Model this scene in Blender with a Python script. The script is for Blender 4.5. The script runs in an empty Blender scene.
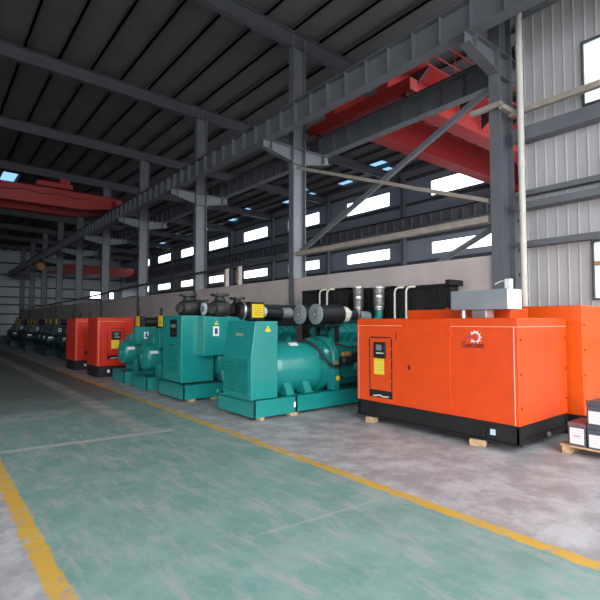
import bpy, bmesh, math, random
from mathutils import Vector, Matrix
random.seed(4)
S = bpy.context.scene
COL = S.collection

# ---------------------------------------------------------------- camera
cd = bpy.data.cameras.new('camera'); cam = bpy.data.objects.new('camera', cd); COL.objects.link(cam)
cd.sensor_width = 36.0; cd.lens = 463.0 / 600.0 * 36.0; cd.clip_end = 300
cam.location = (0, 0, 1.6)
cam.rotation_euler = (math.radians(90) + math.atan(21.5 / 463.0), 0, math.radians(-38.98))
S.camera = cam

# ---------------------------------------------------------------- daylight and exposure
W = bpy.data.worlds.new('overcast_sky'); S.world = W; W.use_nodes = True
bg = W.node_tree.nodes['Background']
bg.inputs[0].default_value = (0.90, 0.95, 1.0, 1); bg.inputs[1].default_value = 5.0
S.view_settings.view_transform = 'Standard'; S.view_settings.look = 'None'
S.view_settings.exposure = 0.28; S.view_settings.gamma = 1.0
S.view_settings.use_curve_mapping = False
S.cycles.max_bounces = 10; S.cycles.diffuse_bounces = 6; S.cycles.transparent_max_bounces = 16
S.cycles.use_denoising = True

def portal(name, loc, rot, sx, sy):
    l = bpy.data.lights.new(name, 'AREA'); l.shape = 'RECTANGLE'; l.size = sx; l.size_y = sy
    l.cycles.is_portal = True
    o = bpy.data.objects.new(name, l); COL.objects.link(o); o.location = loc; o.rotation_euler = rot
    return o

# openings that bring daylight in: (start, end, z0, z1)
DOOR_BACK = (-9.0, 8.2, 0.0, 7.6)       # great sliding door behind, in wall_back
DOOR_LEFT = (-2.5, 9.0, 0.0, 4.6)       # second door, in wall_left
YB, XL, YF, XO = -3.0, -13.0, 64.0, 20.5
R90 = math.radians(90)
portal('daylight_back_door', ((DOOR_BACK[0]+DOOR_BACK[1])/2, YB - 0.12, 3.8), (R90, 0, 0), 17.2, 7.6)
portal('daylight_bay_door', (14.3, 3.78, 4.2), (R90, 0, 0), 10.4, 8.4)
portal('daylight_side_door', (XL - 0.12, 3.0, 2.3), (R90, 0, -R90), 12.0, 4.6)

# ---------------------------------------------------------------- materials
MATS = {}
def N(nt, t, **k):
    n = nt.nodes.new(t)
    for a, v in k.items(): setattr(n, a, v)
    return n
def mat(name, col, rough=0.5, metal=0.0, var=0.12, scale=6.0, bump=0.0, bscale=40.0, spec=0.5, coat=0.0):
    m = bpy.data.materials.new(name); m.use_nodes = True; nt = m.node_tree
    b = nt.nodes['Principled BSDF']
    tc = N(nt, 'ShaderNodeTexCoord')
    nz = N(nt, 'ShaderNodeTexNoise'); nz.inputs['Scale'].default_value = scale; nz.inputs['Detail'].default_value = 5
    nt.links.new(tc.outputs['Object'], nz.inputs['Vector'])
    rp = N(nt, 'ShaderNodeValToRGB')
    rp.color_ramp.elements[0].position = 0.3; rp.color_ramp.elements[1].position = 0.7
    rp.color_ramp.elements[0].color = tuple(c * (1 - var) for c in col) + (1,)
    rp.color_ramp.elements[1].color = tuple(min(1, c * (1 + var)) for c in col) + (1,)
    nt.links.new(nz.outputs['Fac'], rp.inputs[0]); nt.links.new(rp.outputs[0], b.inputs['Base Color'])
    b.inputs['Roughness'].default_value = rough; b.inputs['Metallic'].default_value = metal
    b.inputs['Specular IOR Level'].default_value = spec
    if coat: b.inputs['Coat Weight'].default_value = coat; b.inputs['Coat Roughness'].default_value = 0.06
    if bump:
        n2 = N(nt, 'ShaderNodeTexNoise'); n2.inputs['Scale'].default_value = bscale
        nt.links.new(tc.outputs['Object'], n2.inputs['Vector'])
        bp = N(nt, 'ShaderNodeBump'); bp.inputs['Strength'].default_value = bump; bp.inputs['Distance'].default_value = 0.02
        nt.links.new(n2.outputs['Fac'], bp.inputs['Height']); nt.links.new(bp.outputs[0], b.inputs['Normal'])
    MATS[name] = m
    return m

ORANGE = mat('orange_paint', (0.78, 0.072, 0.008), 0.35, var=0.05, spec=0.4)
ORANGE2 = mat('amber_orange_paint', (0.80, 0.105, 0.006), 0.38, var=0.05, spec=0.4)
RED = mat('red_canopy_paint', (0.62, 0.028, 0.010), 0.35, var=0.05, spec=0.4)
CRANE = mat('crane_red_paint', (0.33, 0.022, 0.021), 0.45, var=0.12)
TEAL = mat('teal_paint', (0.012, 0.255, 0.232), 0.24, var=0.05, spec=0.5, coat=0.5)
TEALD = mat('teal_engine_paint', (0.012, 0.23, 0.205), 0.4, var=0.12)
SHADETEAL = mat('shaded_teal_paint', (0.006, 0.026, 0.028), 0.35, var=0.15)  # teal with the shade of the far hall put into the colour
BLACK = mat('black_paint', (0.008, 0.008, 0.009), 0.55, var=0.2)
RUB = mat('black_rubber', (0.015, 0.015, 0.017), 0.6, var=0.2)
IRON = mat('dark_cast_iron', (0.035, 0.033, 0.033), 0.5, metal=0.3, var=0.25)
CORE = mat('radiator_core', (0.02, 0.018, 0.018), 0.6, var=0.3, scale=30)
SILVER = mat('brushed_steel', (0.55, 0.53, 0.50), 0.35, metal=0.8, var=0.15)
DISC = mat('grey_filter_cap', (0.21, 0.24, 0.25), 0.4, var=0.08)
PALEDISC = mat('pale_filter_cap', (0.62, 0.72, 0.80), 0.4, var=0.05)
CREAM = mat('cream_plastic', (0.72, 0.68, 0.55), 0.5, var=0.06)
YEL = mat('yellow_sticker', (0.85, 0.62, 0.01), 0.5, var=0.04)
WHITE = mat('white_sticker', (0.82, 0.82, 0.84), 0.5, var=0.03)
DARKRED = mat('dark_red_lettering', (0.16, 0.008, 0.01), 0.5, var=0.05)
GALV = mat('galvanised_sheet', (0.28, 0.315, 0.335), 0.5, metal=0.15, var=0.10, scale=3)
WOOD = mat('raw_wood', (0.52, 0.34, 0.18), 0.8, var=0.3, scale=14)
STEEL = mat('grey_steel_paint', (0.135, 0.142, 0.155), 0.55, var=0.12, scale=2)
STEEL2 = mat('dark_purlin_paint', (0.075, 0.077, 0.085), 0.6, var=0.12, scale=2)
TAN = mat('tan_primer', (0.36, 0.31, 0.26), 0.6, var=0.15)
PIPE = mat('cream_downpipe', (0.62, 0.58, 0.52), 0.5, var=0.08)
BATT = mat('battery_case', (0.075, 0.078, 0.092), 0.5, var=0.3, scale=40)
BATTOP = mat('battery_lid', (0.20, 0.10, 0.10), 0.5, var=0.2)
SCREEN = mat('display_glass', (0.20, 0.21, 0.23), 0.2, var=0.05)
REDPRINT = mat('red_print', (0.6, 0.06, 0.04), 0.5, var=0.05)
PALEPRINT = mat('pale_red_print', (0.76, 0.52, 0.50), 0.5, var=0.05)
BLUEPRINT = mat('navy_print', (0.03, 0.04, 0.12), 0.5, var=0.05)
SEAM = mat('pale_edge_paint', (0.85, 0.42, 0.30), 0.4, var=0.05)
SHEET = mat('white_ribbed_sheet', (0.47, 0.455, 0.455), 0.45, var=0.08, scale=0.8)
SHEETD = mat('blue_grey_sheet', (0.36, 0.38, 0.44), 0.5, var=0.08, scale=0.6)
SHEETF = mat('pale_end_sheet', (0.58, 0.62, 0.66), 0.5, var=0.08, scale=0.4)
ROOF = mat('roof_underside', (0.125, 0.122, 0.12), 0.6, var=0.12, scale=0.7)
PLASTER = mat('bare_plaster', (0.56, 0.48, 0.455), 0.85, var=0.10, scale=1.3, bump=0.3, bscale=12)
DRUMTAN = mat('ochre_paint', (0.45, 0.22, 0.07), 0.5, var=0.1)

def pane_mat():
    m = bpy.data.materials.new('window_pane'); m.use_nodes = True; nt = m.node_tree; nt.nodes.clear()
    o = N(nt, 'ShaderNodeOutputMaterial'); mx = N(nt, 'ShaderNodeMixShader'); mx.inputs[0].default_value = 0.06
    t = N(nt, 'ShaderNodeBsdfTransparent'); g = N(nt, 'ShaderNodeBsdfGlossy'); g.inputs['Roughness'].default_value = 0.1
    nz = N(nt, 'ShaderNodeTexNoise'); nz.inputs['Scale'].default_value = 2
    rp = N(nt, 'ShaderNodeValToRGB'); rp.color_ramp.elements[0].color = (.82, .84, .86, 1); rp.color_ramp.elements[1].color = (.95, .96, .97, 1)
    nt.links.new(nz.outputs[0], rp.inputs[0]); nt.links.new(rp.outputs[0], t.inputs[0])
    nt.links.new(t.outputs[0], mx.inputs[1]); nt.links.new(g.outputs[0], mx.inputs[2]); nt.links.new(mx.outputs[0], o.inputs[0])
    return m
PANE = pane_mat()
def sky_pane():
    m = bpy.data.materials.new('fibreglass_skylight'); m.use_nodes = True; nt = m.node_tree; nt.nodes.clear()
    o = N(nt, 'ShaderNodeOutputMaterial'); mx = N(nt, 'ShaderNodeMixShader'); mx.inputs[0].default_value = 0.5
    t = N(nt, 'ShaderNodeBsdfTransparent'); t.inputs[0].default_value = (.22, .30, .38, 1)
    g = N(nt, 'ShaderNodeBsdfTranslucent'); g.inputs[0].default_value = (.30, .42, .52, 1)
    nt.links.new(t.outputs[0], mx.inputs[1]); nt.links.new(g.outputs[0], mx.inputs[2]); nt.links.new(mx.outputs[0], o.inputs[0])
    return m
SKYPANE = sky_pane()
def frost():
    m = bpy.data.materials.new('frosted_pane'); m.use_nodes = True; nt = m.node_tree; nt.nodes.clear()
    o = N(nt, 'ShaderNodeOutputMaterial'); g = N(nt, 'ShaderNodeBsdfTranslucent')
    nz = N(nt, 'ShaderNodeTexNoise'); nz.inputs['Scale'].default_value = 3
    rp = N(nt, 'ShaderNodeValToRGB'); rp.color_ramp.elements[0].color = (.74, .80, .76, 1); rp.color_ramp.elements[1].color = (.86, .90, .86, 1)
    nt.links.new(nz.outputs[0], rp.inputs[0]); nt.links.new(rp.outputs[0], g.inputs[0]); nt.links.new(g.outputs[0], o.inputs[0])
    return m
FROST = frost()

def floor_mat():
    m = bpy.data.materials.new('painted_concrete'); m.use_nodes = True; nt = m.node_tree
    b = nt.nodes['Principled BSDF']; L = nt.links.new
    geo = N(nt, 'ShaderNodeNewGeometry'); sp = N(nt, 'ShaderNodeSeparateXYZ'); L(geo.outputs['Position'], sp.inputs[0])
    def noise(scale, detail=6, rough=0.6, vec=None):
        n = N(nt, 'ShaderNodeTexNoise'); n.inputs['Scale'].default_value = scale; n.inputs['Detail'].default_value = detail
        n.inputs['Roughness'].default_value = rough; L(vec or geo.outputs['Position'], n.inputs['Vector']); return n.outputs['Fac']
    def M(op, a, bb=None, c=None):
        n = N(nt, 'ShaderNodeMath', operation=op)
        for i, v in enumerate((a, bb, c)):
            if v is None: continue
            if isinstance(v, (int, float)): n.inputs[i].default_value = v
            else: L(v, n.inputs[i])
        return n.outputs[0]
    def ramp(x, a, bb):          # smooth 0..1 between a and bb
        n = N(nt, 'ShaderNodeMapRange'); n.interpolation_type = 'SMOOTHSTEP'
        L(x, n.inputs[0]); n.inputs[1].default_value = a; n.inputs[2].default_value = bb
        return n.outputs[0]
    def inv(x): return M('SUBTRACT', 1.0, x)
    def mix(f, c1, c2):
        n = N(nt, 'ShaderNodeMix', data_type='RGBA'); L(f, n.inputs[0])
        for i, v in ((6, c1), (7, c2)):
            if isinstance(v, tuple): n.inputs[i].default_value = v + (1,)
            else: L(v, n.inputs[i])
        return n.outputs[2]
    n1 = noise(0.9); n2 = noise(5.0, 8); n3 = noise(22, 4); n4 = noise(2.2, 8, 0.7)
    st = N(nt, 'ShaderNodeMapping'); st.inputs['Scale'].default_value = (2.6, 0.7, 1); st.inputs['Rotation'].default_value = (0, 0, 0.35)
    L(geo.outputs['Position'], st.inputs[0]); n5 = noise(2.4, 10, 0.75, st.outputs[0])
    wob = M('MULTIPLY', M('SUBTRACT', n2, 0.5), 0.10)
    x = M('ADD', sp.outputs[0], wob); y = M('ADD', sp.outputs[1], wob)
    def band(c, a0, a1, soft=0.02): return M('MULTIPLY', ramp(c, a0 - soft, a0 + soft), inv(ramp(c, a1 - soft, a1 + soft)))
    conc = mix(ramp(n4, 0.38, 0.64), (0.33, 0.315, 0.32), (0.53, 0.52, 0.525))
    conc = mix(M('MULTIPLY', ramp(n5, 0.50, 0.66), 0.6), conc, (0.29, 0.262, 0.265))
    green = mix(ramp(n4, 0.38, 0.65), (0.175, 0.315, 0.275), (0.26, 0.385, 0.35))
    wear = M('MULTIPLY', ramp(n5, 0.46, 0.64), 0.75)
    wear = M('MAXIMUM', wear, M('MULTIPLY', ramp(n2, 0.58, 0.72), 0.5))
    green = mix(wear, green, (0.40, 0.40, 0.385))
    # the green gives way to dark grey further down the hall
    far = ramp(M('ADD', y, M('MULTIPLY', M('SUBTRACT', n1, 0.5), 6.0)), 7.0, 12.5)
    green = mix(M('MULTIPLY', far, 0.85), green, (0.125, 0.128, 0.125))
    aisle = band(x, 0.72, 3.42)
    col = mix(aisle, conc, green)
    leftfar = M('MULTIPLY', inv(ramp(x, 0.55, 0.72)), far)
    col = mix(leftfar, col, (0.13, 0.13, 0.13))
    pale = (0.47, 0.455, 0.42)
    skew = M('ADD', y, M('MULTIPLY', sp.outputs[0], 0.09))
    l1 = M('MULTIPLY', band(skew, 6.76, 6.90), band(x, 0.72, 2.9))
    l2 = M('MULTIPLY', M('MULTIPLY', band(x, 2.42, 2.74, 0.08), ramp(y, 6.5, 6.8)), M('ADD', 0.25, M('MULTIPLY', ramp(n4, 0.35, 0.6), 0.75)))
    l3 = M('MULTIPLY', band(skew, 3.12, 3.15), band(x, 2.0, 3.3))
    l4 = M('MULTIPLY', M('MULTIPLY', band(skew, 8.75, 9.35, 0.2), band(x, 0.9, 2.1, 0.15)), ramp(n4, 0.4, 0.6))
    lines = M('MAXIMUM', M('MAXIMUM', M('MULTIPLY', l1, 0.85), M('MULTIPLY', l2, 0.75)), M('MAXIMUM', M('MULTIPLY', l3, 0.5), M('MULTIPLY', l4, 0.5)))
    col = mix(lines, col, pale)
    yw = M('MULTIPLY', ramp(M('ADD', M('MULTIPLY', n2, 0.6), M('MULTIPLY', n3, 0.4)), 0.36, 0.50), 0.92)
    ylw = M('MAXIMUM', M('MULTIPLY', band(x, 3.41, 3.54, 0.012), inv(ramp(y, 14, 22))), M('MULTIPLY', band(x, 0.60, 0.73, 0.012), inv(ramp(y, 6.6, 6.9))))
    col = mix(M('MULTIPLY', ylw, yw), col, (0.68, 0.39, 0.04))
    L(col, b.inputs['Base Color'])
    rr = N(nt, 'ShaderNodeMapRange'); L(n4, rr.inputs[0]); rr.inputs[3].default_value = 0.38; rr.inputs[4].default_value = 0.62
    L(rr.outputs[0], b.inputs['Roughness']); b.inputs['Specular IOR Level'].default_value = 0.4
    bp = N(nt, 'ShaderNodeBump'); bp.inputs['Strength'].default_value = 0.15; bp.inputs['Distance'].default_value = 0.01
    L(n3, bp.inputs['Height']); L(bp.outputs[0], b.inputs['Normal'])
    return m
FLOOR = floor_mat()

# ---------------------------------------------------------------- mesh helpers
class MB:
    def __init__(s): s.bm = bmesh.new()
    def box(s, x0, x1, y0, y1, z0, z1, rot=None, piv=None):
        g = [(x0, y0, z0), (x1, y0, z0), (x1, y1, z0), (x0, y1, z0), (x0, y0, z1), (x1, y0, z1), (x1, y1, z1), (x0, y1, z1)]
        if rot is not None:
            p = Vector(piv) if piv else Vector(((x0+x1)/2, (y0+y1)/2, (z0+z1)/2))
            g = [p + rot @ (Vector(q) - p) for q in g]
        v = [s.bm.verts.new(q) for q in g]
        for f in ((0, 3, 2, 1), (4, 5, 6, 7), (0, 1, 5, 4), (1, 2, 6, 5), (2, 3, 7, 6), (3, 0, 4, 7)): s.bm.faces.new([v[i] for i in f])
        return s
    def prism(s, poly, axis, a0, a1):      # poly in the two other axes, in order
        def P(p, a): return {'x': (a, p[0], p[1]), 'y': (p[0], a, p[1]), 'z': (p[0], p[1], a)}[axis]
        A = [s.bm.verts.new(P(p, a0)) for p in poly]; B = [s.bm.verts.new(P(p, a1)) for p in poly]
        n = len(poly); s.bm.faces.new(A[::-1]); s.bm.faces.new(B)
        for i in range(n): s.bm.faces.new((A[i], A[(i+1) % n], B[(i+1) % n], B[i]))
        return s
    def lathe(s, prof, org, axis, seg=28):  # prof: (distance along axis, radius)
        ax = Vector(axis).normalized(); u = ax.orthogonal().normalized(); w = ax.cross(u); o = Vector(org); rings = []
        for t, r in prof:
            r = max(r, 1e-4)
            rings.append([s.bm.verts.new(o + ax * t + u * (r * math.cos(2*math.pi*k/seg)) + w * (r * math.sin(2*math.pi*k/seg))) for k in range(seg)])
        for a, b in zip(rings, rings[1:]):
            for k in range(seg): s.bm.faces.new((a[k], a[(k+1) % seg], b[(k+1) % seg], b[k]))
        s.bm.faces.new(rings[0][::-1]); s.bm.faces.new(rings[-1])
        return s
    def cyl(s, p0, p1, r, r1=None, seg=20):
        d = Vector(p1) - Vector(p0)
        return s.lathe([(0, r), (d.length, r if r1 is None else r1)], p0, d, seg)
    def tube(s, pts, r, seg=8):
        pts = [Vector(p) for p in pts]; rings = []; up = None
        for i, p in enumerate(pts):
            t = (pts[min(i+1, len(pts)-1)] - pts[max(i-1, 0)]).normalized()
            if up is None: up = t.orthogonal().normalized()
            u = (up - t * up.dot(t)).normalized(); up = u; w = t.cross(u)
            rings.append([s.bm.verts.new(p + u*(r*math.cos(2*math.pi*k/seg)) + w*(r*math.sin(2*math.pi*k/seg))) for k in range(seg)])
        for a, b in zip(rings, rings[1:]):
            for k in range(seg): s.bm.faces.new((a[k], a[(k+1) % seg], b[(k+1) % seg], b[k]))
        s.bm.faces.new(rings[0][::-1]); s.bm.faces.new(rings[-1])
        return s
    def sheet(s, axis, c, a0, a1, b0, b1, holes=()):   # a rectangle with rectangular openings
        A = sorted({a0, a1} | {v for h in holes for v in h[:2] if a0 < v < a1})
        B = sorted({b0, b1} | {v for h in holes for v in h[2:] if b0 < v < b1})
        vs = {}
        def V(a, b):
            if (a, b) not in vs: vs[(a, b)] = s.bm.verts.new({'x': (c, a, b), 'y': (a, c, b), 'z': (a, b, c)}[axis] if not callable(c) else (a, b, c(a)))
            return vs[(a, b)]
        for i in range(len(A)-1):
            for j in range(len(B)-1):
                ma, mb = (A[i]+A[i+1])/2, (B[j]+B[j+1])/2
                if any(h[0] < ma < h[1] and h[2] < mb < h[3] for h in holes): continue
                s.bm.faces.new((V(A[i], B[j]), V(A[i+1], B[j]), V(A[i+1], B[j+1]), V(A[i], B[j+1])))
        return s
    def build(s, name, m, parent=None, bevel=0.0, smooth=True, solid=0.0, loc=None):
        bmesh.ops.recalc_face_normals(s.bm, faces=s.bm.faces)
        me = bpy.data.meshes.new(name); s.bm.to_mesh(me); s.bm.free(); me.materials.append(m)
        if smooth:
            me.polygons.foreach_set('use_smooth', [True]*len(me.polygons)); me.set_sharp_from_angle(angle=math.radians(35))
        o = bpy.data.objects.new(name, me); COL.objects.link(o)
        if parent is not None: o.parent = parent
        if loc is not None: o.location = loc
        if solid: md = o.modifiers.new('thickness', 'SOLIDIFY'); md.thickness = solid; md.offset = 0
        if bevel: md = o.modifiers.new('edge', 'BEVEL'); md.width = bevel; md.segments = 2; md.limit_method = 'ANGLE'
        return o
    def each(s, name, m, parent=None, **kw):   # every loose piece becomes a part of its own
        s.bm.verts.index_update(); left = set(s.bm.verts); groups = []
        while left:
            st = [left.pop()]; g = set(st)
            while st:
                v = st.pop()
                for e in v.link_edges:
                    w = e.other_vert(v)
                    if w in left: left.remove(w); g.add(w); st.append(w)
            groups.append(g)
        groups.sort(key=lambda g: min(v.index for v in g))
        out = []
        for g in groups:
            q = MB(); mp = {v: q.bm.verts.new(v.co) for v in sorted(g, key=lambda v: v.index)}
            for f in s.bm.faces:
                if f.verts[0] in g: q.bm.faces.new([mp[v] for v in f.verts])
            out.append(q.build(name, m, parent, **kw))
        s.bm.free()
        return out
def struct(o): o['kind'] = 'structure'; return o
def tag(o, label, cat, group=None):
    o['label'] = label; o['category'] = cat
    if group: o['group'] = group
    return o
def thing(name, loc, label, cat, group=None, rz=0.0):
    o = bpy.data.objects.new(name, None); COL.objects.link(o); o.location = loc; o.rotation_euler = (0, 0, rz); o.empty_display_size = 0.2
    return tag(o, label, cat, group)
def kids(o): return [c for c in bpy.data.objects if c.parent == o]
def copy_tree(o, parent=None):
    c = o.copy(); COL.objects.link(c)
    if parent is not None: c.parent = parent
    for k in kids(o): copy_tree(k, c)
    return c
def bolts(pts, axis, r=0.012, h=0.01):
    m = MB()
    for p in pts: m.lathe([(0, r), (h, r*0.8)], p, axis, 8)
    return m
def text_mesh(txt, size, name, m, parent, mtx, depth=0.002):
    cu = bpy.data.curves.new('lettering', 'FONT'); cu.body = txt; cu.size = size; cu.align_x = 'CENTER'; cu.align_y = 'CENTER'; cu.extrude = depth; cu.offset = size*0.018
    t = bpy.data.objects.new('lettering', cu); COL.objects.link(t)
    bpy.context.view_layer.update()
    me = bpy.data.meshes.new_from_object(t.evaluated_get(bpy.context.evaluated_depsgraph_get()))
    bpy.data.objects.remove(t); bpy.data.curves.remove(cu)
    me.transform(mtx); me.materials.clear(); me.materials.append(m)
    o = bpy.data.objects.new(name, me); COL.objects.link(o); o.parent = parent
    return o
ONFRONT = Matrix.Rotation(R90, 4, 'X')     # text facing local -y

# ================================================================ THE HALL
COLX, COL0, BAY = 7.91, 4.17, 6.0
COLS = [COL0 + BAY*k for k in range(10)]
def roofz(x): return 10.28 - 0.02*x

struct(MB().box(XL-50, XO+50, YB-60, YF+1, -0.2, 0).build('floor', FLOOR, smooth=False))

WIN_C = [12.15] + [12.8 + 6.08*k for k in range(1, 8)]
wins = []
for k, c in enumerate(WIN_C):
    hw = 2.25 if k == 0 else 1.76
    wins += [(c-hw, c+hw, 8.18, 9.03), (c-hw, c+hw, 5.12, 5.78)]
SKY = [(18.72, 19.54, y, y+1.0) for y in (16.0, 19.0, 22.4, 24.6, 29.6, 32.0, 36.6, 41.5, 46.5)] + \
      [(17.76, 18.56, y, y+1.0) for y in (15.6, 22.0, 28.5, 35.0, 41.0)] + [(15.6, 16.4, 9.4, 10.6)]
SKYM = [(3.20, 4.0, 31.0, 33.4)]
ROOFX = 8.56
ceil = struct(MB().sheet('z', roofz, XL, ROOFX, YB, YF, SKYM).build('ceiling', ROOF, smooth=False, solid=0.06))
c2 = MB().sheet('z', roofz, ROOFX, XO+0.1, 3.9, YF, SKY).build('roof_sheet', ROOF, ceil, smooth=False, solid=0.06)
for h in SKY + SKYM:
    MB().box(h[0], h[1], h[2], h[3], roofz(h[0])-0.012, roofz(h[0])+0.0).build('skylight', SKYPANE, ceil, smooth=False)
k = 0; xx = -12.4
while xx < XO:
    z = roofz(xx) - 0.04
    y0 = YB if xx < ROOFX else 4.0
    MB().box(xx-0.035, xx+0.035, y0, YF-0.1, z-0.14, z).box(xx-0.035, xx+0.075, y0, YF-0.1, z-0.14, z-0.12).build('purlin', STEEL2, ceil, smooth=False)
    xx += 0.97
def rafter(Y, x0, x1):
    m = MB(); z0, z1 = roofz(x0)-0.24, roofz(x1)-0.24
    for dz0, dz1, w in ((-0.42, 0, 0.012), (-0.44, -0.42, 0.1), (-0.02, 0, 0.1)):
        m.prism([(x0, z0+dz0), (x1, z1+dz0), (x1, z1+dz1), (x0, z0+dz1)], 'y', Y-w, Y+w)
    return m
for Y in [-1.83] + COLS:
    rafter(Y, XL+0.1, COLX if Y < 4 else 20.2).build('rafter', STEEL2, ceil, smooth=False)

# walls ---------------------------------------------------------------
struct(MB().sheet('y', YB, XL, 8.5, 0, 10.3, [DOOR_BACK]).build('wall_back', SHEET, smooth=False, solid=0.1))
struct(MB().sheet('x', XL, YB, YF, 0, 10.6, [DOOR_LEFT]).build('wall_left', SHEET, smooth=False, solid=0.1))
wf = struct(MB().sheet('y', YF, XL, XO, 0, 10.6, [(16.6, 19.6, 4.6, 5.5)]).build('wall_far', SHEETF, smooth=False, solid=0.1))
for z in (1.2, 2.4, 3.5, 4.4, 5.6, 7.0, 8.4):
    MB().box(XL, XO, YF-0.3, YF-0.06, z, z+0.16).build('girt', STEEL2, wf, smooth=False)
struct(MB().sheet('y', 3.9, 8.5, XO, 0, 10.2, [(9.1, 19.5, 0, 8.4)]).build('wall_front', SHEETD, smooth=False, solid=0.08))
wo = struct(MB().sheet('x', XO, 3.9, YF, 0, 9.9, wins).build('wall_outer', SHEETD, smooth=False, solid=0.1))
for z in (3.6, 4.7, 6.0, 7.9, 9.3):
    MB().box(XO-0.26, XO-0.06, 3.95, YF-0.1, z, z+0.12).build('girt', STEEL2, wo, smooth=False)
for k in range(8):
    Y = 15.9 + 6.08*(k-1)
    MB().box(XO-0.5, XO-0.27, Y-0.1, Y+0.1, 0, 9.4).build('pilaster', STEEL, wo, smooth=False)
wn = 0
def window(axis, c, h, cross=0, pm=None):
    """frame round a hole, its pane inside"""
    global wn; wn += 1
    a0, a1, b0, b1 = h; f = 0.03; d = 0.05
    m = MB()
    bars = [(a0, a1, b0, b0+f), (a0, a1, b1-f, b1), (a0, a0+f, b0+f, b1-f), (a1-f, a1, b0+f, b1-f)]
    for i in range(cross): q = a0 + (a1-a0)*(i+1)/(cross+1); bars.append((q-f/2, q+f/2, b0+f, b1-f))
    for p, q, r, s_ in bars:
        m.box(*((c-d, c+d, p, q, r, s_) if axis == 'x' else (p, q, c-d, c+d, r, s_)))
    o = struct(m.build('window_%d' % wn, STEEL2, smooth=False))
    m = MB(); m.box(*((c-0.004, c+0.004, a0+f, a1-f, b0+f, b1-f) if axis == 'x' else (a0+f, a1-f, c-0.004, c+0.004, b0+f, b1-f)))
    m.build('pane', pm or PANE, o, smooth=False)
    return o
for h in wins:
    window('x', XO, h)
    if h[0] < 40: portal('daylight_window', (XO+0.14, (h[0]+h[1])/2, (h[2]+h[3])/2), (R90, 0, R90), h[1]-h[0], h[3]-h[2])
window('y', YF, (16.6, 19.6, 4.6, 5.5))

# near ribbed wall on the right with its two windows
RW = 8.5
rwin = [(0.4, 2.93, 5.2, 6.3), (0.5, 2.86, 1.95, 2.93)]
wr = MB().sheet('x', RW, YB, 4.0, 0, 10.1, rwin)
y = YB + 0.1
while y < 4.0:
    spans = [(0.0, 10.05)]
    for h in rwin:
        if h[0]-0.03 < y < h[1]+0.03: spans = [s_ for a, b in spans for s_ in ((a, min(b, h[2])), (max(a, h[3]), b)) if s_[1]-s_[0] > 0.02]
    for a, b in spans: wr.prism([(RW-0.001, y-0.014), (RW-0.014, y-0.006), (RW-0.014, y+0.006), (RW-0.001, y+0.014)], 'z', a, b)
    y += 0.17
wr = struct(wr.build('wall_right', SHEET, smooth=False, solid=0.004))
for z0, z1, x0, x1, m_ in ((4.84, 5.08, 8.22, 8.46, STEEL), (5.30, 5.40, 8.12, 8.22, TAN), (3.60, 3.72, 8.2, 8.46, STEEL), (3.86, 3.95, 8.3, 8.46, STEEL), (2.93, 3.03, 8.26, 8.46, STEEL), (7.2, 7.4, 8.26, 8.46, STEEL), (1.2, 1.3, 8.3, 8.46, STEEL)):
    MB().box(x0, x1, YB+0.1, 4.02, z0, z1).build('girt', m_, wr, smooth=False)
MB().box(7.80, 7.88, 4.0, 4.6, 5.42, 5.51).build('girt', TAN, wr, smooth=False)
MB().box(7.80, 8.2, 3.955, 4.03, 5.36, 5.45).build('girt', TAN, wr, smooth=False)
for h in rwin:
    w = window('x', RW, h, 1, FROST)
    portal('daylight_window', (RW+0.14, (h[0]+h[1])/2, (h[2]+h[3])/2), (R90, 0, R90), h[1]-h[0], h[3]-h[2])
MB().box(RW-0.05, RW+0.05, 0.55, 2.81, 2.52, 2.58).build('transom', DRUMTAN, w, smooth=False)

# plaster wall between the columns
m = MB(); m.box(7.975, 8.16, COL0+0.1, 57.9, 0, 2.8)
struct(m.build('wall_partition', PLASTER, smooth=False))

# columns -------------------------------------------------------------
ORD = ['first', 'second', 'third', 'fourth', 'fifth', 'sixth', 'seventh', 'eighth', 'ninth', 'tenth']
def column_mesh(h):
    m = MB()
    m.box(0, 0.018, -0.11, 0.11, 0, h).box(0.43, 0.448, -0.11, 0.11, 0, h).box(0.018, 0.43, -0.006, 0.006, 0, h)
    m.box(-0.06, 0.51, -0.17, 0.17, 0, 0.03)
    for z in (6.05, 6.5): m.box(0.018, 0.43, -0.105, 0.105, z, z+0.014)
    return m
for k, Y in enumerate(COLS):
    lab = 'grey steel column, %s of the row counting from the white ribbed wall' % ORD[k]
    r = thing('steel_column', (COLX, Y, 0), lab, 'column', 'grey steel columns along the plaster wall')
    column_mesh(9.75).build('shaft', STEEL, r, smooth=False)
    # tapered brackets that carry the two crane runways
    m = MB()
    for sgn, x0, x1 in ((-1, 0.0, -0.96), (1, 0.448, 1.40)):
        m.prism([(x0, 6.10), (x1, 6.30), (x1, 6.52), (x0, 6.52)], 'y', -0.008, 0.008)
        m.prism([(x0, 6.09), (x1, 6.29), (x1, 6.305), (x0, 6.105)], 'y', -0.1, 0.1)
        m.box(min(x0, x1), max(x0, x1), -0.1, 0.1, 6.51, 6.525)
        xx = x0 + sgn*0.72; m.box(xx-0.006, xx+0.006, -0.1, 0.1, 6.27, 6.51)
    m.build('bracket', STEEL, r, smooth=False)
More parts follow.
